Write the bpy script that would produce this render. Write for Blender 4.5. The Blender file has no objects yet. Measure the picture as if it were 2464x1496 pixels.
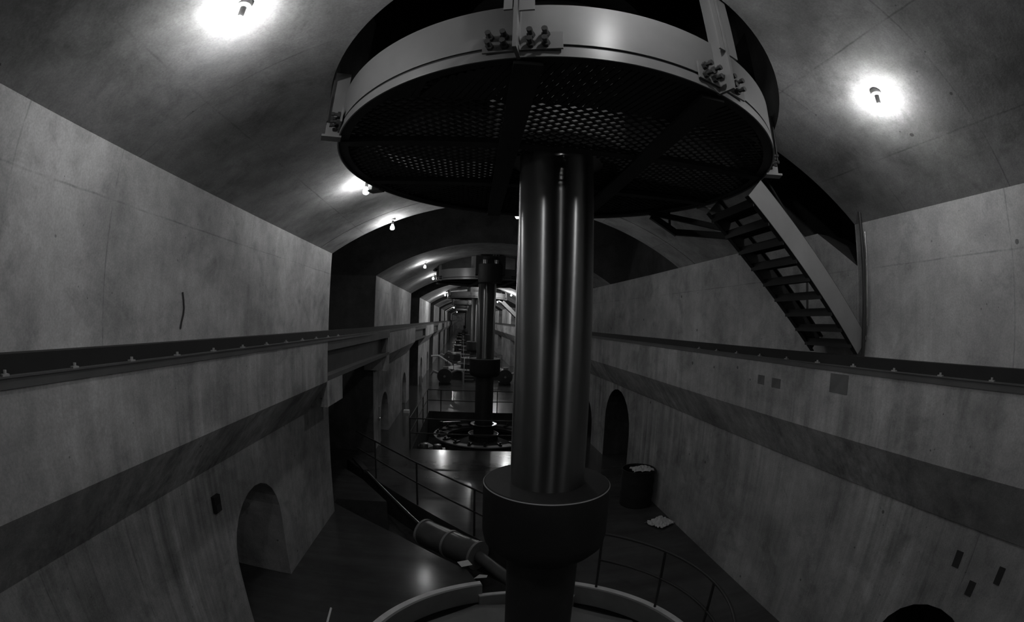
import bpy, bmesh, math, random
from mathutils import Vector, Matrix
from mathutils.geometry import tessellate_polygon
random.seed(7)
S = bpy.context.scene
COL = S.collection
K = 4.4                                    # metres per unit: height of the lens above the gallery floor
PI = math.pi
def P(x, y, z): return Vector((K*x, K*y, K*(z+1)))

# ------------------------------------------------------------------ camera, world, exposure
cd = bpy.data.cameras.new('camera'); cam = bpy.data.objects.new('camera', cd); COL.objects.link(cam)
cd.type = 'PANO'
cd.sensor_width = 36.0; cd.sensor_fit = 'HORIZONTAL'
LENS = 1110.0/2464*36                      # a 16 mm full-frame fisheye
try:
    cd.cycles.panorama_type = 'FISHEYE_EQUISOLID'; cd.cycles.fisheye_lens = LENS; cd.cycles.fisheye_fov = math.radians(200)
except Exception:
    cd.panorama_type = 'FISHEYE_EQUISOLID'; cd.fisheye_lens = LENS; cd.fisheye_fov = math.radians(200)
cd.clip_start = 0.05; cd.clip_end = 500
cam.matrix_world = Matrix(((0.99558, -0.03335, -0.08785, 0), (-0.0885, -0.01858, -0.9959, 0), (0.03158, 0.99927, -0.02145, K), (0, 0, 0, 1)))
S.camera = cam
w = bpy.data.worlds.new('world'); S.world = w; w.use_nodes = True
w.node_tree.nodes['Background'].inputs[0].default_value = (0, 0, 0, 1)
w.node_tree.nodes['Background'].inputs[1].default_value = 0
S.view_settings.view_transform = 'Standard'; S.view_settings.look = 'None'
S.view_settings.gamma = 1; S.view_settings.use_curve_mapping = False
S.view_settings.exposure = 0.0
BULB = 268.0                               # radiance of the bare bulbs
try:
    S.cycles.use_denoising = True; S.cycles.max_bounces = 8; S.cycles.diffuse_bounces = 5
except Exception: pass

# ------------------------------------------------------------------ materials
class NT:
    def __init__(s, name):
        s.m = bpy.data.materials.new(name); s.m.use_nodes = True; s.t = s.m.node_tree; s.b = s.t.nodes['Principled BSDF']
    def n(s, typ, **kw):
        x = s.t.nodes.new(typ)
        for k, v in kw.items(): setattr(x, k, v)
        return x
    def l(s, a, b): s.t.links.new(a, b)
    def val(s, x, sock):
        if isinstance(x, (int, float)): sock.default_value = x
        else: s.l(x, sock)
    def math(s, op, a, b=None, c=None, clamp=False):
        x = s.n('ShaderNodeMath', operation=op, use_clamp=clamp); s.val(a, x.inputs[0])
        if b is not None: s.val(b, x.inputs[1])
        if c is not None: s.val(c, x.inputs[2])
        return x.outputs[0]
    def rng(s, v, a, b, c, d):
        x = s.n('ShaderNodeMapRange'); x.clamp = True; s.l(v, x.inputs[0])
        for i, q in enumerate((a, b, c, d)): x.inputs[i+1].default_value = q
        return x.outputs[0]
    def coords(s, scale=(1, 1, 1), loc=(0, 0, 0)):
        if not hasattr(s, 'tc'): s.tc = s.n('ShaderNodeTexCoord')
        mp = s.n('ShaderNodeMapping'); s.l(s.tc.outputs['Object'], mp.inputs[0]); mp.inputs['Scale'].default_value = scale; mp.inputs['Location'].default_value = loc
        return mp.outputs[0]
    def zc(s):
        x = s.n('ShaderNodeSeparateXYZ'); s.l(s.tc.outputs['Object'], x.inputs[0]); return x.outputs[2]
    def noise(s, scale, detail=4, rough=.55, vs=(1, 1, 1), loc=(0, 0, 0), dist=0):
        x = s.n('ShaderNodeTexNoise'); s.l(s.coords(vs, loc), x.inputs['Vector']); x.inputs['Scale'].default_value = scale
        x.inputs['Detail'].default_value = detail; x.inputs['Roughness'].default_value = rough; x.inputs['Distortion'].default_value = dist
        return x.outputs['Fac']
    def grey(s, v, out='Base Color'):
        c = s.n('ShaderNodeCombineColor'); [s.l(v, c.inputs[i]) for i in range(3)]; s.l(c.outputs[0], s.b.inputs[out])
    def bump(s, h, strength=.3, dist=.01):
        x = s.n('ShaderNodeBump'); x.inputs['Strength'].default_value = strength; x.inputs['Distance'].default_value = dist
        s.l(h, x.inputs['Height']); s.l(x.outputs[0], s.b.inputs['Normal'])

def simple(name, g, rough=.6, metal=0, var=.15, scale=4.0, spec=.5):
    t = NT(name); t.b.inputs['Roughness'].default_value = rough; t.b.inputs['Metallic'].default_value = metal
    t.b.inputs['Specular IOR Level'].default_value = spec
    n = t.noise(scale, 5, .6)
    t.grey(t.rng(n, .25, .75, g*(1-var), g*(1+var)))
    return t.m

def concrete(name, g, rough=.85, streak=.25, xl=(), yl=(), zl=(), yper=0, mott=.22, pits=True):
    """cast concrete: mottling, run-down streaks, bug holes and formwork joints, all in object space"""
    t = NT(name); t.b.inputs['Roughness'].default_value = rough; t.b.inputs['Specular IOR Level'].default_value = .25
    v = t.rng(t.noise(.75, 9, .68), .36, .64, 1-mott, 1+mott)
    bl = t.rng(t.noise(1.6, 6, .7, loc=(4, 8, 2), dist=.6), .52, .68, 0, .3)
    v = t.math('MULTIPLY', v, t.math('SUBTRACT', 1.06, bl))
    v = t.math('MULTIPLY', v, t.rng(t.noise(2.3, 6, .65, loc=(3, 9, 1)), .3, .7, .84, 1.16))
    v = t.math('MULTIPLY', v, t.rng(t.noise(55, 2, .6), .25, .75, .86, 1.14))
    if streak:
        a = t.noise(4.5, 4, .6, vs=(1, 1, .045)); b = t.noise(14, 3, .6, vs=(1, 1, .03), loc=(5, 2, 0))
        gate = t.rng(t.noise(.5, 3, .5, vs=(1, 1, .5), loc=(11, 4, 2)), .35, .65, 0, 1)
        gate = t.math('MULTIPLY', gate, t.rng(t.zc(), 2.4, 4.6, 1, .3))
        f = t.math('ADD', t.rng(a, .3, .7, -streak, streak), t.rng(b, .3, .7, -streak*.6, streak*.6))
        v = t.math('MULTIPLY', v, t.math('MULTIPLY_ADD', f, gate, 1.0))
    h = t.noise(18, 5, .6)
    if pits:
        vo = t.n('ShaderNodeTexVoronoi'); t.l(t.coords(), vo.inputs['Vector']); vo.inputs['Scale'].default_value = 2.6
        sz = t.math('MULTIPLY', t.rng(vo.outputs['Color'], .5, 1, 0, .11), 1.0)
        pit = t.math('LESS_THAN', vo.outputs['Distance'], sz)
        v = t.math('MULTIPLY', v, t.math('MULTIPLY_ADD', pit, -.6, 1))
        vo2 = t.n('ShaderNodeTexVoronoi'); t.l(t.coords(), vo2.inputs['Vector']); vo2.inputs['Scale'].default_value = 9
        pit2 = t.math('LESS_THAN', vo2.outputs['Distance'], t.rng(vo2.outputs['Color'], .6, 1, 0, .13))
        v = t.math('MULTIPLY', v, t.math('MULTIPLY_ADD', pit2, -.42, 1))
    sep = t.n('ShaderNodeSeparateXYZ'); t.l(t.tc.outputs['Object'], sep.inputs[0])
    wob = t.rng(t.noise(1.2, 5, .7, loc=(7, 7, 7)), .3, .7, -.007, .007)
    brk = t.rng(t.noise(1.1, 6, .75, loc=(1, 5, 9)), .42, .64, .02, .4)
    for ax, vals in ((0, xl), (1, yl), (2, zl)):
        for q in vals:
            d = t.math('ABSOLUTE', t.math('ADD', t.math('SUBTRACT', sep.outputs[ax], q), wob))
            v = t.math('MULTIPLY', v, t.math('MULTIPLY_ADD', t.math('MULTIPLY', t.rng(d, .003, .012, 1, 0), brk), -1, 1))
    if yper:
        d = t.math('ABSOLUTE', t.math('SUBTRACT', t.math('FRACT', t.math('DIVIDE', sep.outputs[1], yper)), .5))
        d = t.math('MULTIPLY', d, yper)
        v = t.math('MULTIPLY', v, t.math('MULTIPLY_ADD', t.math('MULTIPLY', t.rng(d, .004, .016, 1, 0), brk), -.8, 1))
    t.grey(t.math('MULTIPLY', v, g)); t.bump(h, .25, .012)
    return t.m

M = {}
M['wall'] = concrete('wall_concrete', .40, streak=.38, mott=.3)
M['upper_wall_l'] = concrete('left_wall_concrete', .42, streak=.35, zl=(5.245,), yl=(1.52, 2.75, 5.6), mott=.3)
M['upper_wall_r'] = concrete('right_wall_concrete', .375, zl=(5.126,), streak=.35, yl=(1.55, 3.95, 6.87), mott=.26)
M['vault'] = concrete('vault_concrete', .29, streak=0, xl=(-2.31, 2.69, 3.86), yl=(1.46, 3.0), mott=.34)
M['well_shade'] = concrete('shaded_well_concrete', .05, streak=.1)  # well walls darkened to carry the shade of the deep opening
M['recess'] = concrete('shaded_recess_concrete', .06, streak=.15)  # bay end faces and lids, with the recess shade put into the tone
M['side_recess'] = concrete('shaded_side_concrete', .09, streak=.15)  # wall ends and set-back sides, also toned dark for the shade
M['pit'] = concrete('shaded_hollow_concrete', .06, streak=.1)  # pit, trench, slot and doorway insides, their shade put into the colour
def floor_mat():
    t = NT('painted_floor'); n = t.noise(.8, 6, .65); s = t.noise(1.5, 5, .6, vs=(.25, 2.2, 1), loc=(2, 3, 4))
    v = t.math('MULTIPLY', t.rng(n, .3, .7, .75, 1.25), t.rng(s, .3, .7, .8, 1.2))
    t.grey(t.math('MULTIPLY', v, .07)); t.b.inputs['Specular IOR Level'].default_value = .38
    t.l(t.rng(t.noise(.7, 3, .5, vs=(.3, 1.5, 1), loc=(9, 1, 1)), .3, .7, .14, .2), t.b.inputs['Roughness'])
    return t.m
M['floor'] = floor_mat()
def shaft_mat():
    t = NT('turned_steel'); t.b.inputs['Metallic'].default_value = 1; t.b.inputs['Anisotropic'].default_value = .93
    t.b.inputs['Anisotropic Rotation'].default_value = .25
    t.b.inputs['Roughness'].default_value = .34
    tg = t.n('ShaderNodeTangent', direction_type='RADIAL', axis='Z'); t.l(tg.outputs[0], t.b.inputs['Tangent'])
    t.grey(t.rng(t.noise(2, 5, .6, vs=(1, 1, .2)), .3, .7, .2, .3))
    return t.m
M['shaft'] = shaft_mat()
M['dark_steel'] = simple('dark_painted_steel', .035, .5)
M['black_steel'] = simple('black_oily_steel', .026, .7, spec=.3)
M['band'] = simple('grey_enamel', .17, .38, 0, .08)
M['stringer'] = simple('grey_steel_paint', .4, .5, 0, .1)
M['gloss'] = simple('dark_gloss_enamel', .1, .25, 0, .15)
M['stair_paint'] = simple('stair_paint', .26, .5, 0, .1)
M['rail_steel'] = simple('worn_rail_steel', .05, .45, .4)
M['girder'] = simple('girder_paint', .11, .6, 0, .2, 2)
M['white'] = simple('white_paint', .88, .55, 0, .12, 6)
M['midgrey'] = simple('mid_grey_paint', .26, .5, 0, .15, 3)
M['paper'] = simple('crumpled_paper', .7, .9, 0, .1, 9)
M['chrome'] = simple('polished_metal', .5, .25, .9, .1)
M['patch'] = simple('stained_patch', .16, .9, 0, .25, 5)
M['hole'] = simple('form_tie_recess', .05, .95)
def bulb_mat(k=1):
    t = NT('lit_bulb'); t.b.inputs['Base Color'].default_value = (1, 1, 1, 1)
    t.b.inputs['Emission Color'].default_value = (1, 1, 1, 1); t.b.inputs['Emission Strength'].default_value = BULB*k
    return t.m
M['bulb'] = bulb_mat(); M['bulb_strong'] = bulb_mat(4.5)

# ------------------------------------------------------------------ mesh helpers
class MB:
    def __init__(s): s.v = []; s.f = []
    def add(s, vs, fs):
        o = len(s.v); s.v += [Vector(q) for q in vs]; s.f += [[i+o for i in f] for f in fs]; return s
    def box(s, a, b, m=None):
        x0, y0, z0 = a; x1, y1, z1 = b
        vs = [Vector(q) for q in ((x0,y0,z0),(x1,y0,z0),(x1,y1,z0),(x0,y1,z0),(x0,y0,z1),(x1,y0,z1),(x1,y1,z1),(x0,y1,z1))]
        if m is not None: vs = [m @ q for q in vs]
        return s.add(vs, [(0,3,2,1),(4,5,6,7),(0,1,5,4),(1,2,6,5),(2,3,7,6),(3,0,4,7)])
    def bar(s, p, q, wd, ht, up=Vector((0, 0, 1))):
        p = Vector(p); q = Vector(q); d = (q-p); L = d.length; d.normalize()
        sx = d.cross(up)
        if sx.length < 1e-4: sx = d.cross(Vector((1, 0, 0)))
        sx.normalize(); u = sx.cross(d)
        m = Matrix.Translation(p) @ Matrix((sx, d, u)).transposed().to_4x4()
        return s.box((-wd/2, 0, -ht/2), (wd/2, L, ht/2), m)
    def cyl(s, p, q, r, seg=16, r2=None):
        p = Vector(p); q = Vector(q); r2 = r if r2 is None else r2
        d = (q-p).normalized(); a = d.cross(Vector((0, 0, 1)) if abs(d.z) < .9 else Vector((1, 0, 0))).normalized(); b = d.cross(a)
        vs = []
        for c, rr in ((p, r), (q, r2)):
            for i in range(seg):
                t = 2*PI*i/seg; vs.append(c + a*rr*math.cos(t) + b*rr*math.sin(t))
        fs = [(i, (i+1) % seg, seg+(i+1) % seg, seg+i) for i in range(seg)]
        return s.add(vs, fs+[tuple(range(seg))[::-1], tuple(range(seg, 2*seg))])
    def tube(s, pts, r, seg=10, closed=False):
        pts = [Vector(q) for q in pts]; n = len(pts); vs = []; a = None
        for i in range(n):
            d = (pts[min(i+1, n-1)]-pts[max(i-1, 0)]).normalized()
            if a is None: a = d.cross(Vector((0, 0, 1)) if abs(d.z) < .9 else Vector((1, 0, 0))).normalized()
            a = (a - d*a.dot(d)).normalized(); b = d.cross(a)
            for k in range(seg):
                t = 2*PI*k/seg; vs.append(pts[i]+a*r*math.cos(t)+b*r*math.sin(t))
        fs = [(i*seg+k, i*seg+(k+1) % seg, (i+1)*seg+(k+1) % seg, (i+1)*seg+k) for i in range(n-1) for k in range(seg)]
        return s.add(vs, fs+[tuple(range(seg))[::-1], tuple(range((n-1)*seg, n*seg))])
    def lathe(s, prof, c=(0, 0, 0), seg=48, a0=0, a1=2*PI):
        c = Vector(c); full = abs(a1-a0-2*PI) < 1e-6; n = seg if full else seg+1; k = len(prof); vs = []
        for i in range(n):
            t = a0+(a1-a0)*i/seg
            for r, z in prof: vs.append(c+Vector((r*math.cos(t), r*math.sin(t), z)))
        fs = []
        for i in range(seg):
            j = (i+1) % n
            for q in range(k-1): fs.append((i*k+q, j*k+q, j*k+q+1, i*k+q+1))
        if not full:
            fs.append(tuple(range(k))); fs.append(tuple((n-1)*k+q for q in range(k))[::-1])
        return s.add(vs, fs)
    def ring(s, r0, r1, z0, z1, c=(0, 0, 0), seg=96, a0=0, a1=2*PI):
        return s.lathe([(r0, z0), (r1, z0), (r1, z1), (r0, z1), (r0, z0)], c, seg, a0, a1)
    def prism(s, poly, d0, d1, axis='y'):
        """poly: 2-D points; axis y: (x,z) along y; axis x: (y,z) along x; axis z: (x,y) along z"""
        f = {'y': lambda p, d: (p[0], d, p[1]), 'x': lambda p, d: (d, p[0], p[1]), 'z': lambda p, d: (p[0], p[1], d)}[axis]
        n = len(poly); vs = [f(p, d0) for p in poly]+[f(p, d1) for p in poly]
        fs = [(i, (i+1) % n, n+(i+1) % n, n+i) for i in range(n)]
        tri = tessellate_polygon([[Vector((p[0], p[1], 0)) for p in poly]])
        return s.add(vs, fs+[tuple(t) for t in tri]+[tuple(i+n for i in t[::-1]) for t in tri])
    def build(s, name, mat, parent=None, smooth=0, loc=None):
        me = bpy.data.meshes.new(name); me.from_pydata([tuple(q) for q in s.v], [], s.f)
        bm = bmesh.new(); bm.from_mesh(me); bmesh.ops.remove_doubles(bm, verts=bm.verts, dist=1e-5)
        bmesh.ops.recalc_face_normals(bm, faces=bm.faces); bm.to_mesh(me); bm.free()
        if smooth:
            me.shade_smooth(); me.set_sharp_from_angle(angle=math.radians(smooth))
        me.materials.append(mat)
        o = bpy.data.objects.new(name, me); COL.objects.link(o)
        if parent is not None: o.parent = parent
        if loc is not None: o.location = loc
        return o
def tag(o, label=None, cat=None, group=None, kind=None):
    for k, v in (('label', label), ('category', cat), ('group', group), ('kind', kind)):
        if v: o[k] = v
    return o
def thing(name, label, cat, loc=(0, 0, 0), rz=0, group=None):
    o = bpy.data.objects.new(name, None); COL.objects.link(o); o.location = loc; o.rotation_euler = (0, 0, rz); o.empty_display_size = .1
    return tag(o, label, cat, group)
def copy_tree(o, parent=None):
    c = o.copy(); COL.objects.link(c); c.parent = parent
    for ch in list(o.children): copy_tree(ch, c)
    return c
def place_copy(o, loc, rz, label):
    c = copy_tree(o); c.location = loc; c.rotation_euler = (0, 0, rz); c['label'] = label; return c
def cut(o, cutters):
    for mb in cutters:
        c = mb.build('cutter', M['hole']); md = o.modifiers.new('cut', 'BOOLEAN'); md.operation = 'DIFFERENCE'; md.solver = 'EXACT'; md.object = c
        dg = bpy.context.evaluated_depsgraph_get(); me = bpy.data.meshes.new_from_object(o.evaluated_get(dg))
        o.modifiers.clear(); o.data = me
        cm = c.data; bpy.data.objects.remove(c); bpy.data.meshes.remove(cm)
    return o

def reface(o, mat, test):
    o.data.materials.append(mat); k = len(o.data.materials)-1
    for f in o.data.polygons:
        if test(f): f.material_index = k
# ------------------------------------------------------------------ the gallery (units of K)
XL, XR, SP, CR, VX = -.685, 1.03, .292, .555, .1725
HC = (XR-XL)/2; SG = CR-SP; RV = (HC*HC+SG*SG)/(2*SG); ZC = CR-RV
UX, UY, RH = .185, 1.02, .536             # first turbine axis, radius of the well in the vault
def vz(x): return ZC+math.sqrt(max(0, RV*RV-(x-VX)**2))
def bend(y): return -.019*max(0, y-2.5)               # beyond the first joint the gallery turns by about a degree
PER = 3.46                                 # spacing of the units
BAYS = [(-3.6, -2.3), (-1.3, 2.13)]+[(3.27+PER*k, 5.59+PER*k) for k in range(13)]
UNITS = [(UX, UY+PER*k) for k in range(9)]
YEND = 3.27+PER*13
def off(y0, y1): return bend((y0+y1)/2)
def rotz(y0, y1):
    return math.atan2(-(bend(y1)-bend(y0)), y1-y0)
def arch(y0, y1, zb, zt, n=12):
    """outline of an arched doorway in the (y,z) plane, metres"""
    r = (y1-y0)/2; pts = [(y0, zb), (y1, zb)]
    for i in range(n+1):
        t = PI*i/n; pts.append(((y0+y1)/2+r*math.cos(t), zt-r+r*math.sin(t)))
    return pts
def struct(o, x=0):
    o['kind'] = 'structure'
    if x != 0:
        a = .019; o.matrix_world = Matrix(((1, -a, 0, a*2.5*K), (0, 1, 0, 0), (0, 0, 1, 0), (0, 0, 0, 1)))
        o.data.transform(o.matrix_world); o.matrix_world = Matrix.Identity(4)
    return o

# floor with its pits
fl = MB().box((-12, -17, -3.5), (8, K*YEND+2, 0)).build('floor', M['floor'])
trench = [(-.72, 2.24), (-.316, 1.921), (0, 1.63), (.07, 1.45), (.3, 1.45), (.169, 1.79), (.023, 1.95), (-.279, 2.31), (-.584, 2.68), (-.85, 3.03), (-.93, 2.96), (-.65, 2.65), (-.44, 2.325), (-.72, 2.30)]
PIT2 = (-.43, .83, 3.41, 4.9)
cut(fl, [MB().lathe([(0, -.95), (.515*K, -.95), (.515*K, .5), (0, .5)], P(UX, UY, -1), 96),
         MB().prism([(K*a, K*b) for a, b in trench], -.8, .5, 'z'),
         MB().box((K*PIT2[0], K*PIT2[2], -1.3), (K*PIT2[1], K*PIT2[3], .5))])
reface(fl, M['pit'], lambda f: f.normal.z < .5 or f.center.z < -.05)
struct(fl)

ZL = K*.905                                 # top of the crane ledge
def left_wall(y0, y1, doors=()):
    o = MB().box((-5.2, K*y0, 0), (K*XL, K*y1, K*(1+SP))).build('wall_left', M['upper_wall_l'])
    for d in doors: cut(o, [MB().prism(arch(*d), K*XL-1.6, K*XL+.3, 'x')])
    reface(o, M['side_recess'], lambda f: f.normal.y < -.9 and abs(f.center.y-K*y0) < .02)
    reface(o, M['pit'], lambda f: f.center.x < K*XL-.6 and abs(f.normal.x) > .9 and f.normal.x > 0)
    return struct(o, off(y0, y1))
def right_wall(y0, y1, doors=(), extra=()):
    o = MB().box((K*XR, K*y0, 0), (6.4, K*y1, K*(1+SP))).build('wall_right', M['upper_wall_r'])
    for d in doors: cut(o, [MB().prism(arch(*d), K*XR-.3, K*XR+1.6, 'x')])
    for e in extra: cut(o, [e])
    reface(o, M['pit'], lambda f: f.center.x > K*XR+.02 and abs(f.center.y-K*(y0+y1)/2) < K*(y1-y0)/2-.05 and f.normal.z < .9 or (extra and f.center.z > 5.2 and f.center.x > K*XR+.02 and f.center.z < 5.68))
    return struct(o, off(y0, y1))
def left_ledge(y0, y1):
    o = MB().prism([(K*XL-.15, 2.55), (K*XL, 2.58), (-2.57, 3.2), (-2.57, ZL), (K*XL-.15, ZL)], K*y0, K*y1).build('trim_1', M['wall'])
    return struct(o, off(y0, y1))
def right_ledge(y0, y1):
    o = MB().prism([(K*XR+.15, 2.53), (K*XR-.03, 2.56), (4.06, 3.19), (4.06, ZL), (K*XR+.15, ZL)], K*y0, K*y1).build('trim_2', M['wall'])
    return struct(o, off(y0, y1))
def vault(y0, y1, cutters=()):
    n = 48; pts = []
    for i in range(n+1):
        x = XL+(XR-XL)*i/n; pts.append((K*x, K*(1+vz(x))))
    pts = [(-5.2, K*(1+SP))]+pts+[(6.4, K*(1+SP)), (6.4, 13), (-5.2, 13)]
    o = MB().prism(pts, K*y0, K*y1).build('ceiling', M['vault'])
    cut(o, cutters)
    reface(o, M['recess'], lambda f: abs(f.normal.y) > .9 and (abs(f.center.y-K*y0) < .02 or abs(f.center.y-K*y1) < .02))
    reface(o, M['well_shade'], lambda f: (abs(f.normal.z) < .1 or f.center.z > 7.2) and K*y0+.05 < f.center.y < K*y1-.05)
    o.data.shade_smooth(); o.data.set_sharp_from_angle(angle=math.radians(12))
    return struct(o, off(y0, y1))

for i, (y0, y1) in enumerate(BAYS):
    if i == 1:
        left_wall(y0, y1, [(K*1.08, K*1.46, 0, K*.45)])
        slot = MB().prism([(K*.891, K*1.175), (K*1.13, K*1.335), (K*1.13, 8), (K*.891, 8)], K*1.0, 5.4, 'x')
        right_wall(y0, 2.395, [(K*.19, K*.57, 0, K*.366)], [slot])
        vc = [MB().cyl(P(UX, UY, .1), P(UX, UY, 1.7), RH*K, 128), MB().box((K*.3, K*.891, K*1.15), (5.4, K*1.13, 8))]
        vault(y0, 1.943, vc); vault(1.947, y1)
    else:
        left_wall(y0, y1, {2: [(K*3.58, K*3.96, 0, K*.375), (K*4.92, K*5.3, 0, K*.385)], 3: [(K*7.1, K*7.5, 0, K*.38), (K*8.4, K*8.8, 0, K*.38)]}.get(i, []))
        u = [q for q in UNITS if y0 < q[1] < y1]
        vault(y0, y1, [MB().cyl(P(q[0], q[1], .1), P(q[0], q[1], 1.7), RH*K, 64) for q in u if i > 1])
        if i > 2 or i == 0: right_wall(y0, y1)
right_wall(2.40, 5.59, [(K*2.76, K*3.28, 0, K*.548), (K*3.62, K*4.1, 0, K*.38)])
# recesses between the bays: side walls set back, high dark lid
for a, b in zip(BAYS[:-1], BAYS[1:]):
    y0, y1 = a[1], b[0]
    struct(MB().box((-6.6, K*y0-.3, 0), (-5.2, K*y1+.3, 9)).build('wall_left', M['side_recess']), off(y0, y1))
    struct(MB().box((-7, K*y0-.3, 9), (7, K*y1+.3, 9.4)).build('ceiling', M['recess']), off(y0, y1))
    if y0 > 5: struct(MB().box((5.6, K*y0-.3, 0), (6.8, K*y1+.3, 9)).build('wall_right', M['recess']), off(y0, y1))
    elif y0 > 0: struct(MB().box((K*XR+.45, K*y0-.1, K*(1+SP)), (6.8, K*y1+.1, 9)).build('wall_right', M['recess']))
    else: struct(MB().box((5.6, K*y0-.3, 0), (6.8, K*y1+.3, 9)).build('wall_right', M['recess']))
struct(MB().box((-12, K*YEND, 0), (8, K*YEND+1, 13)).build('wall_back', M['wall']))
struct(MB().box((-7, K*-3.75, 0), (7, K*-3.6, 13)).build('wall_front', M['wall']))
# crane ledges, girder seats
LED = [(-3.6, 1.81)]+[(3.30+PER*k, 5.27+PER*k) for k in range(13)]
for y0, y1 in LED: left_ledge(y0, y1)
for y0, y1 in [(-3.6, 2.395), (2.40, 5.6), (5.6, YEND)]: right_ledge(y0, y1)
struct(MB().box((K*XL-.3, K*1.812, 2.72), (-2.585, K*2.05, 3.2)).build('trim_3', M['wall']))
struct(MB().box((K*XL-.3, K*3.2, 2.72), (-2.585, K*3.298, 3.2)).build('trim_3', M['wall']))

# crane girders over the recesses
GIR = [(1.812, 3.298, 'long grey plate girder carrying the crane rail over the nearest dark recess'),
       (5.272, 6.758, 'grey girder carrying the crane rail over the second recess'),
       (8.732, 10.218, 'small far girder carrying the crane rail over the third recess'),
       (12.192, 13.678, 'tiny far girder carrying the crane rail over the fourth recess')]
for y0, y1, lb in GIR:
    g = thing('crane_girder', lb, 'girder', (-2.75+K*off(y0, y1), K*y0, 3.2), 0, 'girders under the crane rail on the wall with the lit bays')
    L = K*(y1-y0)
    MB().box((-.2, 0, .55), (.17, L, ZL-3.2)).build('top_flange', M['girder'], g)
    MB().box((-.03, .02, .09), (.0, L-.02, .55)).build('web', M['girder'], g)
    MB().box((-.2, 0, 0), (.17, L, .09)).build('bottom_flange', M['girder'], g)
    for yy in (L-.5, ): MB().box((-.0, yy, .09), (.15, yy+.03, .55)).build('stiffener', M['girder'], g)

# crane rails with their clips
def crane_rail(x, side, lab, cy, n, step, y1):
    r = thing('crane_rail', lab, 'rail', (x, 0, ZL))
    sg = []
    ys = [K*(-3.6+6.1*i/4) for i in range(4)]+[K*(2.5+(y1-2.5)*i/36) for i in range(37)]
    prof = [(-.05, .02), (-.05, .10), (.05, .10), (.05, .02)]
    for nm, pr, mt in (('rail_head', [(-.05, .012), (-.05, .126), (.05, .126), (.05, .012)], 'black_steel'), ('base_plate', [(-.095, 0), (-.095, .012), (.095, .012), (.095, 0)], 'girder'), ('edge_strip', [(side*.081-.006, -.06), (side*.081-.006, -.001), (side*.081+.006, -.001), (side*.081+.006, -.06)], 'girder')):
        mb = MB(); vs = []
        for y in ys:
            o = K*bend(y/K)
            vs += [(p[0]+o, y, p[1]) for p in pr]
        fs = [(i*4+k, i*4+(k+1) % 4, i*4+4+(k+1) % 4, i*4+4+k) for i in range(40) for k in range(4)]+[(3, 2, 1, 0), (160, 161, 162, 163)]
        mb.add(vs, fs).build(nm, M[mt], r)
    base = None
    for i in range(n):
        if base is None:
            base = MB().box((-.02, -.03, .012), (.02, .03, .024)).cyl((0, 0, .02), (0, 0, .045), .013, 8).build('rail_clip', M['stringer'], r); c = base
        else:
            c = base.copy(); COL.objects.link(c)
        c.location = (side*.075, cy+i*step, 0)
    return r
crane_rail(-2.645, 1, 'black crane rail on the wall ledge facing the steel stair', K*.163, 13, K*.15, YEND-.1)
crane_rail(4.135, -1, 'black crane rail on the ledge at the foot of the steel stair', K*.075, 12, K*.147, YEND-.1)

# ------------------------------------------------------------------ lamps
lamp0 = None
LAMPS = [((-.371, .494), 'bare bulb on the vault above the doorway wall, brightest glow by the platform rim'),
         ((.727, .5), 'bare bulb on the vault over the steel stair wall, alone in its pool of light'),
         ((-.372, 1.47), 'bare bulb half hidden by the edge of the hanging platform'),
         ((-.382, 2.078), 'bare bulb hanging at the arch edge before the dark recess'),
         ((.195, 2.07), 'bare bulb peeping out beside the big steel shaft'),
         ((-.37, 3.73), 'first of two small bulbs in the second vaulted bay'),
         ((-.37, 4.81), 'second of two small bulbs in the second vaulted bay'),
         ((-.37, 8.16), 'small bulb under the third bay, beside the third platform'),
         ((-.37, 17.2), 'tiny bulb far off under the vault, above its neighbour near the gallery end'),
         ((-.37, 26.9), 'tiniest visible bulb near the gallery end'),
         ((.725, 10.3), 'tiny bulb over the stair wall, seen between the two nearest shafts'),
         ((.20, .34), 'bare bulb on the vault crown just ahead of the platform edge'),
         ((.25, -.56), 'bare bulb on the vault crown behind the viewpoint'),
         ((.725, 4.93), 'bulb over the stair wall of the second bay'), ((.725, 7.4), 'bulb over the stair wall of the third bay'),  # the third-bay bulb is added to brighten the far bays
         ((.25, 5.0), 'bulb on the crown of the second bay')]  # unseen crown bulb, added to brighten the second bay
FAR = ['third bay crown, near end', 'third bay crown, far end', 'fourth bay crown, near end', 'fourth bay crown, far end', 'fifth bay crown, near end', 'fifth bay crown, far end',
       'sixth bay crown, near end', 'sixth bay crown, far end', 'seventh bay crown', 'eighth bay crown', 'ninth bay crown', 'tenth bay crown', 'eleventh bay crown', 'twelfth bay crown', 'last bay crown by the end wall']
LAMPS += [((min(.017*y+.019*(y-2.5), .45), y), 'added far fill bulb on the '+q) for y, q in zip((6.75, 8.6, 10.3, 12.2, 13.8, 15.6, 17.3, 19.1, 22, 25.5, 29, 33, 37, 42.5, 46.5), FAR)]  # crown bulbs added only to light the far bays
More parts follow.
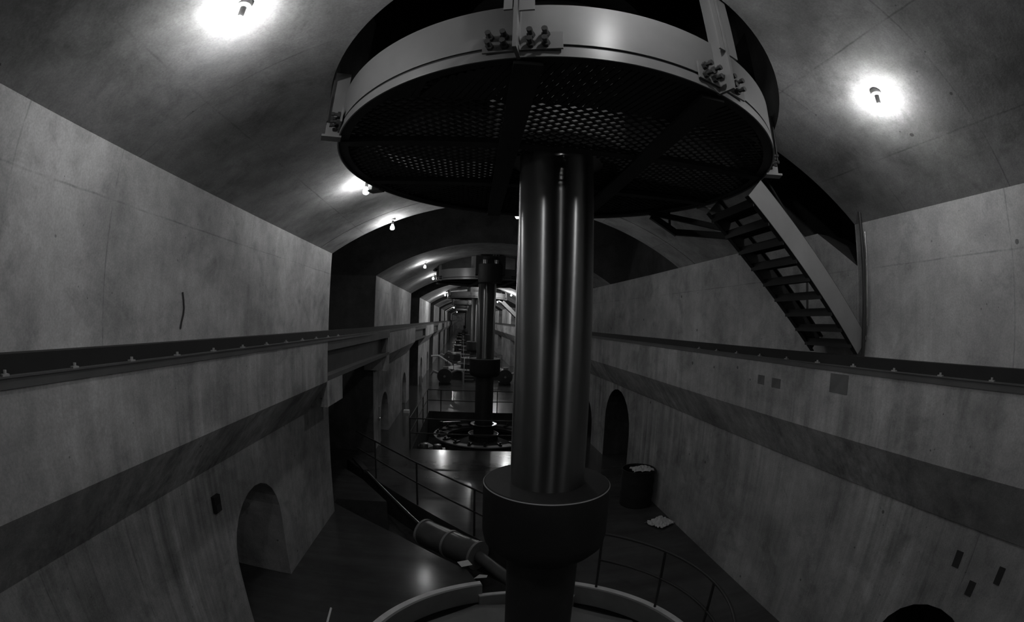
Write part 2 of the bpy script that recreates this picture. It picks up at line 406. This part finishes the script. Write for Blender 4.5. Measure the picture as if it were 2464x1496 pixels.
for (x, y), lb in LAMPS:
    z = vz(x); x2 = x+bend(y)
    if lamp0 is None:
        lamp0 = thing('ceiling_lamp', lb, 'lamp', P(x2, y, z), 0, 'bare bulbs along the vault')
        MB().lathe([(0, .03), (.055, .03), (.055, -.02), (.04, -.035), (0, -.035)], seg=20).build('base_plate', M['midgrey'], lamp0, 30)
        MB().lathe([(0, -.03), (.024, -.03), (.024, -.1), (.02, -.115), (0, -.115)], seg=16).build('socket', M['dark_steel'], lamp0, 30)
        MB().lathe([(0, -.112), (.018, -.115), (.024, -.13), (.038, -.155), (.046, -.18), (.043, -.205), (.028, -.223), (0, -.23)], seg=16).build('bulb', M['bulb'], lamp0, 60)
        strong = lamp0.children[-1].data.copy() if lamp0.children[-1].name == 'bulb' else [q for q in lamp0.children if q.name.startswith('bulb')][0].data.copy()
        strong.materials[0] = M['bulb_strong']
    else:
        c = place_copy(lamp0, P(x2, y, z-(.034 if x == .195 else 0)), 0, lb)
        if x == .195: MB().cyl((0, 0, .02), (0, 0, .034*K+.02), .012, 10).build('stem', M['dark_steel'], c)
        if y > 5.5:
            for q in c.children:
                if q.name.startswith('bulb'): q.data = strong

# ------------------------------------------------------------------ turbine shafts
SH = .0865*K
def make_shaft():
    t = thing('turbine_shaft', 'thick polished steel turbine shaft standing nearest, running up into the platform', 'shaft', P(UX, UY, -1), 0, 'turbine shafts along the gallery')
    zz = lambda z: K*(z+1)
    MB().lathe([(0, -1.15), (SH*1.02, -1.15), (SH*1.02, zz(-.5)), (0, zz(-.5))], seg=64).build('lower_shaft', M['dark_steel'], t, 40)
    r = .15*K
    MB().lathe([(SH*.9, zz(-.372)), (r-.02, zz(-.372)), (r, zz(-.372)-.02), (r, zz(-.5)), (r-.02, zz(-.525)), (r-.1, zz(-.545)), (SH*.9, zz(-.55))], seg=96).build('coupling_collar', M['black_steel'], t, 40)
    MB().lathe([(r-.010, zz(-.372)-.01), (r-.009, zz(-.372)-.008), (r-.002, zz(-.372)-.016), (r-.004, zz(-.372)-.018)], seg=96).build('rim_highlight', M['stringer'], t, 40)  # pale painted ring standing in for the highlight along the collar rim
    MB().lathe([(0, zz(-.4)), (SH, zz(-.4)), (SH, zz(1.6)), (0, zz(1.6))], seg=96).build('shaft_body', M['shaft'], t, 40)
    MB().ring(SH*.99, .165*K, zz(.385), zz(.75), seg=64).build('bearing_housing', M['stringer'], t, 40)
    MB().ring(SH*.99, .24*K, zz(.75), zz(.78), seg=64).build('housing_flange', M['dark_steel'], t, 40)
    return t
shaft = make_shaft()
SL = ['second turbine shaft, dark, framed by the pit railing', 'third turbine shaft, mostly behind the second', 'fourth turbine shaft, a thin sliver far off', 'fifth turbine shaft, tiny in the far gallery', 'sixth turbine shaft, tiny in the far gallery behind the fifth', 'seventh turbine shaft, a speck in the far gallery', 'eighth turbine shaft, a speck behind the seventh', 'ninth turbine shaft near the gallery end']
for (x, y), lb in zip(UNITS[1:], SL):
    place_copy(shaft, P(x+bend(y), y, -1), 0, lb)

# ------------------------------------------------------------------ hanging platforms
RB = .502*K
def make_platform():
    t = thing('hanging_platform', 'round grated platform with grey hoop hung around the nearest shaft', 'platform', P(UX, UY, .352), 0, 'round platforms hung around the shafts')
    h = .098*K; g0 = .0165*K; g1 = .0225*K
    MB().ring(RB-.012, RB, g1, h, seg=160).build('hoop_band', M['band'], t, 40)
    MB().ring(RB-.008, RB+.004, 0, g0, seg=160).build('lower_hoop', M['band'], t, 40)
    MB().ring(RB-.1, RB-.012, .02, .032, seg=128).ring(RB-.024, RB-.012, .02, h-.02, seg=128).build('rim_angle', M['black_steel'], t, 40)
    # expanded metal deck: two crossing families of strips
    R = RB-.05; mb = MB(); pitch = .075; a = math.radians(38)
    for s in (1, -1):
        d = Vector((math.cos(a*s), math.sin(a*s), 0)); nrm = Vector((-d.y, d.x, 0)); k = int(R/pitch)
        for i in range(-k, k+1):
            c = i*pitch; hl = math.sqrt(max(0, R*R-c*c)); rin = SH+.1
            segs = [(-hl, hl)] if abs(c) >= rin else [(-hl, -math.sqrt(rin*rin-c*c)), (math.sqrt(rin*rin-c*c), hl)]
            for u0, u1 in segs:
                mb.bar(nrm*c+d*u0+Vector((0, 0, .066)), nrm*c+d*u1+Vector((0, 0, .066)), .017, .016)
    o = mb.build('deck_grating', M['black_steel'], t); o['kind'] = 'stuff'
    mb = MB(); k = int(R/.055)
    for i in range(-k, k+1):
        x = i*.055; hl = math.sqrt(max(0, R*R-x*x))
        if hl > 1.5: mb.bar((x-.1, -1.45, .045), (x+.1 if abs(x) < 1.2 else x, -math.sqrt(max(0, R*R-max(abs(x-.1), abs(x+.1))**2)), .045), .04, .012)
    o = mb.build('front_grating', M['black_steel'], t); o['kind'] = 'stuff'
    # frame under the deck
    for c in (-.62, .62):
        hl = math.sqrt(R*R-c*c)
        MB().box((-hl, c-.06, -.0), (hl, c+.06, .05)).build('frame_beam', M['black_steel'], t)
    for c in (-.52, .75):
        hl = math.sqrt(R*R-c*c)
        MB().box((c-.12, -hl, -.03), (c+.06, hl, -.0)).build('frame_beam', M['black_steel'], t)
    # solid deck plates on the far half
    for sx in (-1, 1):
        a0, a1 = (math.radians(8), math.radians(84)) if sx > 0 else (math.radians(96), math.radians(140))
        MB().ring(SH+.2, R-.02, .074, .086, seg=40, a0=a0, a1=a1).build('deck_plate', M['black_steel'], t)
    def hanger(deg, zt):
        hb = bpy.data.objects.new('hanger', None); COL.objects.link(hb); hb.parent = t; hb.rotation_euler = (0, 0, math.radians(deg))
        MB().box((RB+.004, -.22, .010*K), (RB+.02, .27, .040*K)).build('clamp_plate', M['band'], hb)
        MB().box((RB-.02, -.012, .0), (RB+.13, .012, zt)).build('fin_plate', M['band'], hb)
        if zt > 1:
            MB().box((RB+.11, .02, .066*K), (RB+.125, .115, zt)).build('face_plate', M['band'], hb)
            MB().box((RB+.11, -.075, .070*K), (RB+.125, -.02, zt)).build('face_plate', M['band'], hb)
        else:
            MB().box((RB+.125, -.05, .03*K), (RB+.135, .05, zt)).build('face_plate', M['dark_steel'], hb)
            MB().box((RB-.02, -.06, -.02), (RB+.16, .06, .0)).build('foot_plate', M['band'], hb)
        b0 = None
        for yy in (-.17, -.08, .08, .17):
            for zz in (.018*K, .034*K):
                if b0 is None:
                    b0 = MB().cyl((0, 0, 0), (.075, 0, 0), .014, 10).cyl((.005, 0, 0), (.03, 0, 0), .026, 6).cyl((.06, 0, 0), (.085, 0, 0), .019, 8).build('bolt', M['dark_steel'], hb, 30); b = b0
                else:
                    b = b0.copy(); COL.objects.link(b)
                b.location = (RB+.018, yy, zz)
        return hb
    def again(hb, deg):
        q = hb.copy(); COL.objects.link(q); q.rotation_euler = (0, 0, math.radians(deg))
        for c in hb.children:
            e = c.copy(); COL.objects.link(e); e.parent = q
    again(hanger(253.8, 3.4), 290)
    sh = hanger(201, .15*K)
    for dg in (338.6, 20, 155): again(sh, dg)
    return t
plat = make_platform()
PL = ['round platform with pale hoop around the second shaft', 'round platform around the third shaft with a bright white plate', 'small round platform around the fourth shaft', 'tiny round platform around the fifth shaft', 'sixth round platform, a thin bar under the far vault', 'seventh round platform, a thin bar under the far vault', 'eighth round platform, a thin bar under the far vault', 'faint ninth round platform near the gallery end']
for (x, y), lb in zip(UNITS[1:], PL):
    place_copy(plat, P(x+bend(y), y, .352), math.radians(7), lb)

# ------------------------------------------------------------------ steel stair up to the platform
def stair(y0, y1, lab, off_=(0, 0), full=True):
    ox, oy = off_
    b = P(1.0+ox, y0+oy, -.095); t = thing('steel_stair', lab, 'stair', b)
    def q(x, y, z): return P(x+ox, y+oy, z)-b
    top = (.622, .318); bot = (1.008, -.043)
    for y, m in ((y0, 'stringer'), (y1, 'stringer')):
        p, r = q(top[0], y, top[1]), q(bot[0], y, bot[1])
        MB().bar(p, r, .012, .26, Vector((0, 0, 1))).build('stringer', M['stair_paint' if y == y0 else 'dark_steel'], t)  # far stringer painted darker for the shade on its inner face
        d = (r-p).normalized(); up = Vector((0, 1, 0)).cross(d).normalized()
        if up.z < 0: up = -up
        inn = Vector((0, .03 if y == y0 else -.03, 0))
        for s in (1, -1):
            MB().bar(p+up*.13*s+inn, r+up*.13*s+inn, .07, .012).build('stringer_flange', M['black_steel'], t)
    n = 9; base = None
    for i in range(n):
        f = (i+.6)/n; x = top[0]+(bot[0]-top[0])*f; z = top[1]+(bot[1]-top[1])*f
        if base is None:
            L = K*(y1-y0)
            base = MB().box((-.14, .008, -.02), (.14, L-.008, .0)).box((-.145, .008, -.09), (-.13, L-.008, 0)).box((.13, .008, -.06), (.14, L-.008, 0)).build('tread', M['black_steel'], t); c = base
        else: c = base.copy(); COL.objects.link(c)
        c.location = q(x, y0, z)
    # handrail with its end post against the wall
    pt, pb = q(1.0, y0-.012, .33), q(1.0, y0-.012, .01)
    MB().cyl(pt, q(1.0, y0-.012, -.075), .024, 12).build('post', M['dark_steel'], t, 40)
    MB().cyl(pt+Vector((.06, -.015, -.3)), pb+Vector((.06, -.015, 0)), .014, 12).build('conduit', M['chrome'], t, 40)
    MB().tube([q(.985, y1+.02, .245), q(.985, y1+.02, -.03)], .018).build('post', M['dark_steel'], t, 40)
    MB().tube([q(.985, y1+.02, .245), q(.82, y1+.02, .46)], .018).build('handrail', M['dark_steel'], t, 40)
    return t
st = stair(.853, 1.06, 'steep open steel stair with pale stringer climbing to the nearest platform')
stair(.853, 1.06, 'small dark stair beyond the second platform', (bend(4.48), PER))
stair(.853, 1.06, 'tiny dark stair seen between the shafts far off', (bend(7.94), 2*PER))
# dark braced arm bolted between platform and stair
br = thing('brace_frame', 'dark forked steel brace between platform rim and stair flank', 'brace', P(.54, 1.3, .345))
def qb(x, y, z): return P(x, y, z)-P(.54, 1.3, .345)
MB().bar(qb(.535, 1.31, .347), qb(.815, 1.14, .272), .07, .07).build('arm', M['black_steel'], br)
MB().bar(qb(.535, 1.30, .335), qb(.615, 1.28, .282), .08, .08).build('arm', M['black_steel'], br)
MB().bar(qb(.612, 1.28, .286), qb(.80, 1.13, .262), .08, .08).build('arm', M['black_steel'], br)
MB().bar(qb(.59, 1.285, .35), qb(.592, 1.285, .3), .03, .03).build('arm_link', M['black_steel'], br)

# ------------------------------------------------------------------ nearest pit: rim, cover
pr = thing('turbine_pit_rim', 'white painted curb rim around the nearest turbine pit, notched at the trench', 'rim', P(UX, UY, -1))
a0, a1 = math.radians(66), math.radians(105)
MB().ring(.515*K, .538*K, .0, .02, seg=140, a0=a1, a1=a0+2*PI).build('curb_top', M['white'], pr)
MB().ring(.505*K, .515*K, -.35, .018, seg=140, a0=a1, a1=a0+2*PI).build('curb_wall', M['midgrey'], pr)
MB().ring(.492*K, .508*K, -.19, -.17, seg=40, a0=a0-.03, a1=a1+.03).build('notch_sill', M['white'], pr)
MB().ring(.49*K, .505*K, -.6, -.19, seg=40, a0=a0-.03, a1=a1+.03).build('notch_wall', M['midgrey'], pr)
hc = thing('turbine_head_cover', 'dull grey plated head cover around the foot of the nearest shaft', 'cover', P(UX, UY, -1.085))
MB().lathe([(.1*K, .05), (.46*K, .05), (.5*K, 0), (.5*K, -.05), (.1*K, -.05), (.1*K, .05)], seg=10).build('cover_plate', M['midgrey'], hc)
for k in range(6):
    t_ = 2*PI*k/6+.5
    MB().cyl((.36*K*math.cos(t_), .36*K*math.sin(t_), .05), (.36*K*math.cos(t_), .36*K*math.sin(t_), .09), .14, 20).build('hatch', M['dark_steel'], hc, 40)
MB().ring(.1*K, .15*K, .05, .3, seg=40).build('packing_gland', M['dark_steel'], hc, 40)
MB().lathe([(.1*K, -.4), (.5*K, -.4), (.5*K, -.05), (.1*K, -.05), (.1*K, -.4)], seg=48).build('cover_body', M['dark_steel'], hc, 40)

# ------------------------------------------------------------------ railings
def railing(name, label, pts, h=1.07, posts=None, r=.022, mat='dark_steel', group=None):
    """pts on the floor (metres); two rails, posts"""
    o = Vector(pts[0]); t = thing(name, label, 'railing', o, 0, group)
    pp = [Vector(p)-o for p in pts]
    for nm, z in (('top_rail', h), ('mid_rail', h*.53)):
        MB().tube([p+Vector((0, 0, z)) for p in pp], r).build(nm, M[mat], t, 40)
    for p in (posts if posts is not None else pts):
        p = Vector(p)-o; MB().cyl(p, p+Vector((0, 0, h)), r, 10).build('post', M[mat], t, 40)
    return t
railing('safety_railing', 'straight dark pipe railing along the edge of the rod trench', [P(.10, 1.87, -1), P(.03, 1.955, -1), P(-.27, 2.315, -1), P(-.57, 2.69, -1), P(-.74, 2.9, -1)], posts=[P(.03, 1.955, -1), P(-.27, 2.315, -1), P(-.57, 2.69, -1)])
arc = [Vector((UX*K+.525*K*math.cos(math.radians(a)), UY*K+.525*K*math.sin(math.radians(a)), .021)) for a in range(56, -61, -4)]
railing('curved_railing', 'curved dark pipe railing around the nearest turbine pit', arc, posts=arc[0::7])
x0, x1, y0, y1 = -.445, .84, 3.40, 4.86
rl = [P(x0, y0, -1), P(x0, 3.9, -1), P(x0, 4.4, -1), P(x0, y1, -1)]
railing('pit_railing', 'black pipe railing around three sides of the second turbine pit',
        [P(x1, y0, -1), P(x0, y0, -1), P(x0, y1, -1), P(x1, y1, -1)],
        posts=[P(x1, y0, -1), P(-.02, y0, -1) if False else P(.42, y0, -1)]+rl+[P(-.3, y1, -1), P(.3, y1, -1), P(x1, y1, -1)])

# ------------------------------------------------------------------ servo rod in the trench
sv = thing('servo_rod', 'steel gate servo rod with fat cylinder lying in the floor trench', 'rod', P(-.706, 2.867, -1.02))
def qs(x, y, z): return P(x, y, z)-P(-.706, 2.867, -1.02)
MB().cyl(qs(-.80, 3.05, -1.0), qs(-.19, 1.985, -1.0), .035, 16).build('thin_rod', M['chrome'], sv, 40)
c0, c1 = qs(-.205, 1.985, -1.005), qs(.045, 1.765, -1.005)
MB().cyl(c0, c1, .285, 36).build('cylinder_body', M['gloss'], sv, 40)
for f in (.0, .5, .97):
    e = c0.lerp(c1, f); MB().cyl(e, e+(c1-c0).normalized()*.05, .305, 36).build('cylinder_band', M['midgrey'], sv, 40)
MB().cyl(c1, qs(.2, 1.5, -1.01), .12, 24).build('thick_rod', M['gloss'], sv, 40)
MB().bar(qs(-.80, 3.05, -1.0), qs(-.66, 2.8, -1.0), .16, .12).build('clevis', M['dark_steel'], sv)

# ------------------------------------------------------------------ drum, papers, odds and ends
dr = thing('trash_drum', 'open black steel drum against the wall, paper showing at its rim', 'drum', P(.925, 2.285, -1))
rd = .092*K; hd = .212*K
prof = [(0, .02), (rd-.02, .0), (rd, .02)]
for i in range(1, 12):
    prof.append((rd+(.012 if i in (4, 8) else 0), .02+(hd-.02)*i/12))
prof += [(rd+.01, hd-.02), (rd+.01, hd), (rd-.015, hd), (rd-.02, hd-.1), (rd-.02, .06), (0, .06)]
MB().lathe(prof, seg=40).build('drum_body', M['black_steel'], dr, 35)
def crumple(name, label, cat, c, sx, sy, sz, seed, n=14, mat='paper', rz=0):
    rnd = random.Random(seed); mb = MB(); vs = []
    for i in range(n):
        for j in range(n):
            u, v = i/(n-1)-.5, j/(n-1)-.5
            e = 1 - max(abs(u), abs(v))*1.4
            vs.append((u*sx*(1+rnd.uniform(-.12, .12)), v*sy*(1+rnd.uniform(-.12, .12)), .004+sz*max(.05, e)*rnd.uniform(.35, 1.1)))
    fs = [(i*n+j, (i+1)*n+j, (i+1)*n+j+1, i*n+j+1) for i in range(n-1) for j in range(n-1)]
    # underside
    o = len(vs); vs += [(v[0], v[1], v[2]-.004) for v in vs]
    fs += [tuple(k+o for k in f[::-1]) for f in fs[:]]
    rim = [i*n for i in range(n)]+[(n-1)*n+j for j in range(1, n)]+[i*n+n-1 for i in range(n-2, -1, -1)]+[j for j in range(n-2, 0, -1)]
    fs += [(rim[k], rim[(k+1) % len(rim)], rim[(k+1) % len(rim)]+o, rim[k]+o) for k in range(len(rim))]
    ob = mb.add(vs, fs).build(name, M[mat], None, 0, c); ob.rotation_euler = (0, 0, rz)
    return tag(ob, label, cat)
crumple('crumpled_paper', 'crumpled pale paper lying in the top of the black drum', 'paper', P(.93, 2.25, -.79), .52, .34, .16, 3)
crumple('paper_bag', 'crumpled pale paper bag on the floor in front of the drum', 'paper', P(.955, 1.975, -1), .5, .46, .22, 5, rz=.5)
tag(MB().box((-.11, -.085, .002), (.11, .085, .006)).build('paper_sheet', M['paper'], None, 0, P(-.012, 1.66, -.985)), 'flat pale paper sheet at the trench edge', 'paper').rotation_euler = (.12, .05, .5)
tag(MB().add([(-.12, -.06, 0), (.1, -.02, 0), (.12, .06, 0), (-.02, .05, .02), (-.12, -.06, -.004), (.1, -.02, -.004), (.12, .06, -.004), (-.02, .05, .016)], [(0, 1, 2, 3), (4, 7, 6, 5), (0, 4, 5, 1), (1, 5, 6, 2), (2, 6, 7, 3), (3, 7, 4, 0)]).build('paper_scrap', M['paper'], None, 0, P(.05, 1.566, -.992)), 'folded paper scrap on the white curb beside the trench', 'paper')
rb = P(-.469, 1.271, -1)
tag(MB().cyl((0, 0, .02), (.05, -.5, .02), .018, 10).build('loose_rod', M['white'], None, 30, rb), 'short pale rod lying on the dark floor below the doorway wall', 'rod')
eb = thing('switch_box', 'small black switch box on the wall beside the nearest arched doorway', 'box', P(XL, 1.01, -.515))
MB().box((0, -.075, -.10), (.05, .075, .11)).build('box_body', M['black_steel'], eb); MB().box((.05, -.06, -.09), (.058, .06, .0)).build('lid', M['dark_steel'], eb)
for (y, z, wy, wz, lb) in ((.392, -.501, .05, .09, 'upper dark rectangular recess in the lower wall opposite the doorway'), (.245, -.498, .045, .09, 'narrow dark recess in the lower wall nearest the corner'), (.317, -.553, .05, .08, 'lower dark rectangular recess above the corner arch')):
    tag(MB().box((-.012, -wy, -wz), (.004, wy, wz)).build('recess_plate', M['hole'], None, 0, P(XR, y, z)), lb, 'recess')
for (y, z, wy, wz, lb) in ((1.235, -.168, .08, .065, 'pair of square dark patches on the ledge under the stair'), (1.15, -.17, .1, .065, 'second square dark patch on the ledge under the stair'), (.86, -.14, .16, .11, 'broad dark patch on the ledge face at the stair foot')):
    tag(MB().box((-.004, -wy, -wz), (.002, wy, wz)).build('wall_patch', M['patch'], None, 0, (4.06, K*y, K*(1+z))), lb, 'patch')
tag(MB().tube([(0, .0, .2), (.0, .025, .12), (0, .04, .04), (0, .03, -.03), (0, .0, -.1), (0, -.02, -.17)], .014, 6).build('dark_crack', M['hole'], None, 0, (K*XL, K*.912, K*.992)), 'dark crooked crack on the upper wall over the crane rail', 'crack')

# ------------------------------------------------------------------ second pit: machinery
c2 = (UNITS[1][0]+bend(4.48), 4.45)
rg = thing('operating_ring', 'pale gate operating ring in the floor of the second pit', 'ring', P(c2[0], c2[1], -1.14))
MB().ring(.43*K, .49*K, 0, .05, seg=96).build('ring_plate', M['midgrey'], rg)
MB().ring(.36*K, .43*K, -.14, -.02, seg=96).build('ring_web', M['dark_steel'], rg)
lk = None
for k in range(20):
    t_ = 2*PI*k/20
    if lk is None: lk = MB().box((.39*K, -.05, .05), (.47*K, .05, .12)).cyl((.45*K, 0, .05), (.45*K, 0, .2), .045, 10).build('gate_link', M['dark_steel'], rg); c = lk
    else: c = lk.copy(); COL.objects.link(c)
    c.rotation_euler = (0, 0, t_)
gl = thing('shaft_gland', 'dark domed gland with shiny rims at the foot of the second shaft', 'gland', P(c2[0], c2[1], -1.29))
MB().lathe([(SH+.02, .0), (.33*K, 0), (.3*K, .25), (.2*K, .45), (.145*K, .5), (.14*K, .75), (SH+.02, .75)], seg=48).build('gland_body', M['black_steel'], gl, 40)
MB().ring(.14*K, .15*K, .74, .77, seg=48).build('gland_rim', M['chrome'], gl)
MB().ring(.1*K, .13*K, 1.18, 1.2, seg=48).build('upper_rim', M['chrome'], gl)
MB().ring(SH+.01, .1*K, .75, 1.2, seg=48).build('gland_neck', M['black_steel'], gl, 40)
tk = thing('oil_tank', 'shiny dark upright oil tank in the corner of the second pit', 'tank', P(-.365, 3.66, -1.29), 0, 'oil tanks in the second pit')
MB().lathe([(0, 0), (.17, 0), (.17, 1.08), (.13, 1.17), (0, 1.19)], seg=28).build('tank_body', M['gloss'], tk, 40)
MB().ring(.17, .182, 1.0, 1.05, seg=28).build('tank_band', M['chrome'], tk)
place_copy(tk, P(-.25, 3.64, -1.29), 0, 'second dark oil tank, beside the corner one in the pit')
pv = thing('pit_valve', 'squat pale valve body behind the pit oil tanks', 'valve', P(-.365, 3.82, -1.29))
MB().lathe([(0, 0), (.2, 0), (.2, .5), (.3, .6), (.28, .9), (.1, 1.0), (0, 1.0)], seg=24).build('valve_body', M['midgrey'], pv, 40)
MB().cyl((.3, 0, .7), (.75, .05, .75), .08, 14).build('valve_pipe', M['chrome'], pv, 40)
ar = thing('linkage_arm', 'long bright linkage arm reaching across the second pit', 'arm', P(-.28, 4.62, -1.06))
MB().bar((0, 0, 0), (.85, .25, .02), .1, .06).build('arm_bar', M['chrome'], ar); MB().cyl((0, 0, -.3), (0, 0, .06), .07, 14).build('arm_pin', M['dark_steel'], ar)

# motor block standing on the rim of the second platform
mo = thing('motor_housing', 'dark bolted motor housing on the front of the second platform', 'motor', P(.148, 3.87, .37))
MB().lathe([(0, -.25), (.42, -.25), (.46, -.1), (.46, .42), (.36, .52), (.3, .7), (0, .72)], seg=32).build('housing', M['black_steel'], mo, 40)
MB().box((-.55, -.12, .05), (.55, .25, .75)).build('mounting_frame', M['black_steel'], mo)
for sx in (-.2, .2):
    MB().lathe([(0, .42), (.1, .42), (.1, .56), (0, .58)], c=(sx, -.36, 0), seg=16).build('cap', M['chrome'], mo, 40)
for sx in (.1, .2, .3): MB().cyl((sx, 0, .7), (sx, 0, 1.15), .03, 10).build('tube', M['chrome'], mo, 30)

# ------------------------------------------------------------------ beyond: plinths, pumps, pipes
def plinth(x, y, lab, rlab):
    t = thing('turbine_plinth', lab, 'plinth', P(x, y, -1), 0, 'raised round plinths of the far units')
    MB().lathe([(.1*K, 0), (.47*K, 0), (.47*K, .62), (.5*K, .66), (.5*K, .72), (.1*K, .72), (.1*K, 0)], seg=64).build('plinth_body', M['dark_steel'], t, 30)
    MB().ring(.1*K, .48*K, .72, .735, seg=64).build('deck', M['midgrey'], t)
    MB().ring(.1*K, .24*K, .735, 1.5, seg=40).build('bearing_housing', M['dark_steel'], t, 40)
    MB().ring(.24*K, .3*K, 1.1, 1.16, seg=40).build('housing_flange', M['chrome'], t)
    aa = [Vector((x*K+.47*K*math.cos(math.radians(a)), y*K+.47*K*math.sin(math.radians(a)), .735)) for a in range(190, 351, 16)]
    railing('deck_railing', rlab, aa, posts=aa[::2], r=.02)
    s = thing('deck_steps', 'dark steps with pale nosing up to ' + lab.split(' plinth')[0] + ' plinth', 'steps', P(x-.09, y-.5, -1))
    for k in range(3):
        b = MB().box((-.32, -.62+.22*k, .0), (.32, -.62+.22*(k+1), .2*(k+1))).build('step', M['dark_steel'], s)
        MB().box((-.32, -.63+.22*k, .2*(k+1)-.02), (.32, -.59+.22*k, .2*(k+1)+.004)).build('nosing', M['midgrey'], b)
    MB().tube([(-.36, -.65, 0), (-.36, -.65, .95), (-.36, 0, 1.65), (-.36, .1, 1.65)], .022).build('handrail', M['stringer'], s, 40)
ORD = ['third', 'fourth', 'fifth', 'sixth', 'seventh', 'eighth', 'ninth']
for (x, y), od in zip(UNITS[2:], ORD):
    plinth(x+bend(y), y, f'{od} unit plinth, round and dark with a lit deck', f'thin pipe railing on the {od} unit deck')
def pump(x, y, sx, lab):
    t = thing('pump_motor', lab, 'motor', P(x, y, -1), 0, 'pump motors in front of the far units')
    MB().cyl((0, -.35, .6), (0, .55, .6), .48, 32).build('motor_body', M['dark_steel'], t, 40)
    MB().cyl((0, -.45, .6), (0, -.35, .6), .5, 32).cyl((0, -.5, .6), (0, -.45, .6), .3, 24).build('end_bell', M['dark_steel'], t, 40)
    MB().cyl((0, -.56, .6), (0, -.5, .6), .08, 12).build('shaft_stub', M['chrome'], t)
    MB().box((-.4, -.3, 0), (.4, .5, .16)).build('base', M['dark_steel'], t)
    MB().box((-.12, -.2, 1.06), (.22, .1, 1.2)).build('terminal_box', M['chrome'], t)
    MB().tube([(sx*.4, .1, .8), (sx*.8, .1, .98), (sx*1.1, .1, .95), (sx*1.2, .1, .8), (sx*1.22, .1, 0)], .07).build('suction_pipe', M['midgrey'], t, 40)
    MB().tube([(-sx*.4, .2, .7), (-sx*.8, .2, .85), (-sx*1.0, .2, .6)], .09).build('outlet_pipe', M['midgrey'], t, 40)
pump(-.375, 7.0, 1, 'round dark pump motor with bent pipe by the doorway wall')
pump(.545, 7.1, -1, 'round dark pump motor with bent pipe beside the second shaft')
pump(-.33+bend(10.5), 10.5, 1, 'tiny pump motor by the fourth unit')
dp = thing('drain_pipe', 'pale slanting pipe above the pump motor by the doorway wall', 'pipe', P(-.6+bend(8), 8.3, -.75))
MB().tube([(0, 0, .3), (.6, 0, .35), (1.6, -.1, -.25), (1.66, -.1, -.4), (1.66, -.1, -1.1)], .08).build('pipe', M['stringer'], dp, 40)
wp = thing('wall_pipe', 'thin pale standpipe with valve on the wall before the second-bay doorway', 'pipe', P(XL+bend(3.4)+.012, 3.44, -1))
MB().tube([(0, 0, 0), (0, 0, 1.25), (.02, -.1, 1.4)], .025).build('pipe', M['stringer'], wp, 40); MB().cyl((0, -.06, .95), (0, .06, .95), .05, 10).build('valve', M['chrome'], wp, 40)
bk = thing('broom_and_dustpan', 'leaning stick and pale dustpan by the wall of the second bay', 'broom', P(-.62+bend(4.8), 4.78, -1))
MB().cyl((0, 0, 0), (-.14, .3, .9), .015, 8).build('stick', M['stringer'], bk, 30); MB().box((-.1, -.25, 0), (.16, .02, .13)).build('pan', M['white'], bk)
ex = thing('fire_extinguisher', 'small dark extinguisher with pale tag by the second recess edge', 'extinguisher', P(-.65+bend(6.75), 6.78, -1))
MB().lathe([(0, 0), (.09, 0), (.09, .55), (.03, .65), (0, .65)], seg=16).build('bottle', M['midgrey'], ex, 40); MB().tube([(0, 0, .62), (.1, 0, .6), (.12, 0, .2)], .015).build('hose', M['dark_steel'], ex, 30)
tag(MB().box((-.03, -.25, -.14), (.03, .25, .14)).build('notice_card', M['white'], None, 0, P(XR+bend(8.0)-.006, 8.0, -.32)), 'small white notice card on the far wall side', 'sign')
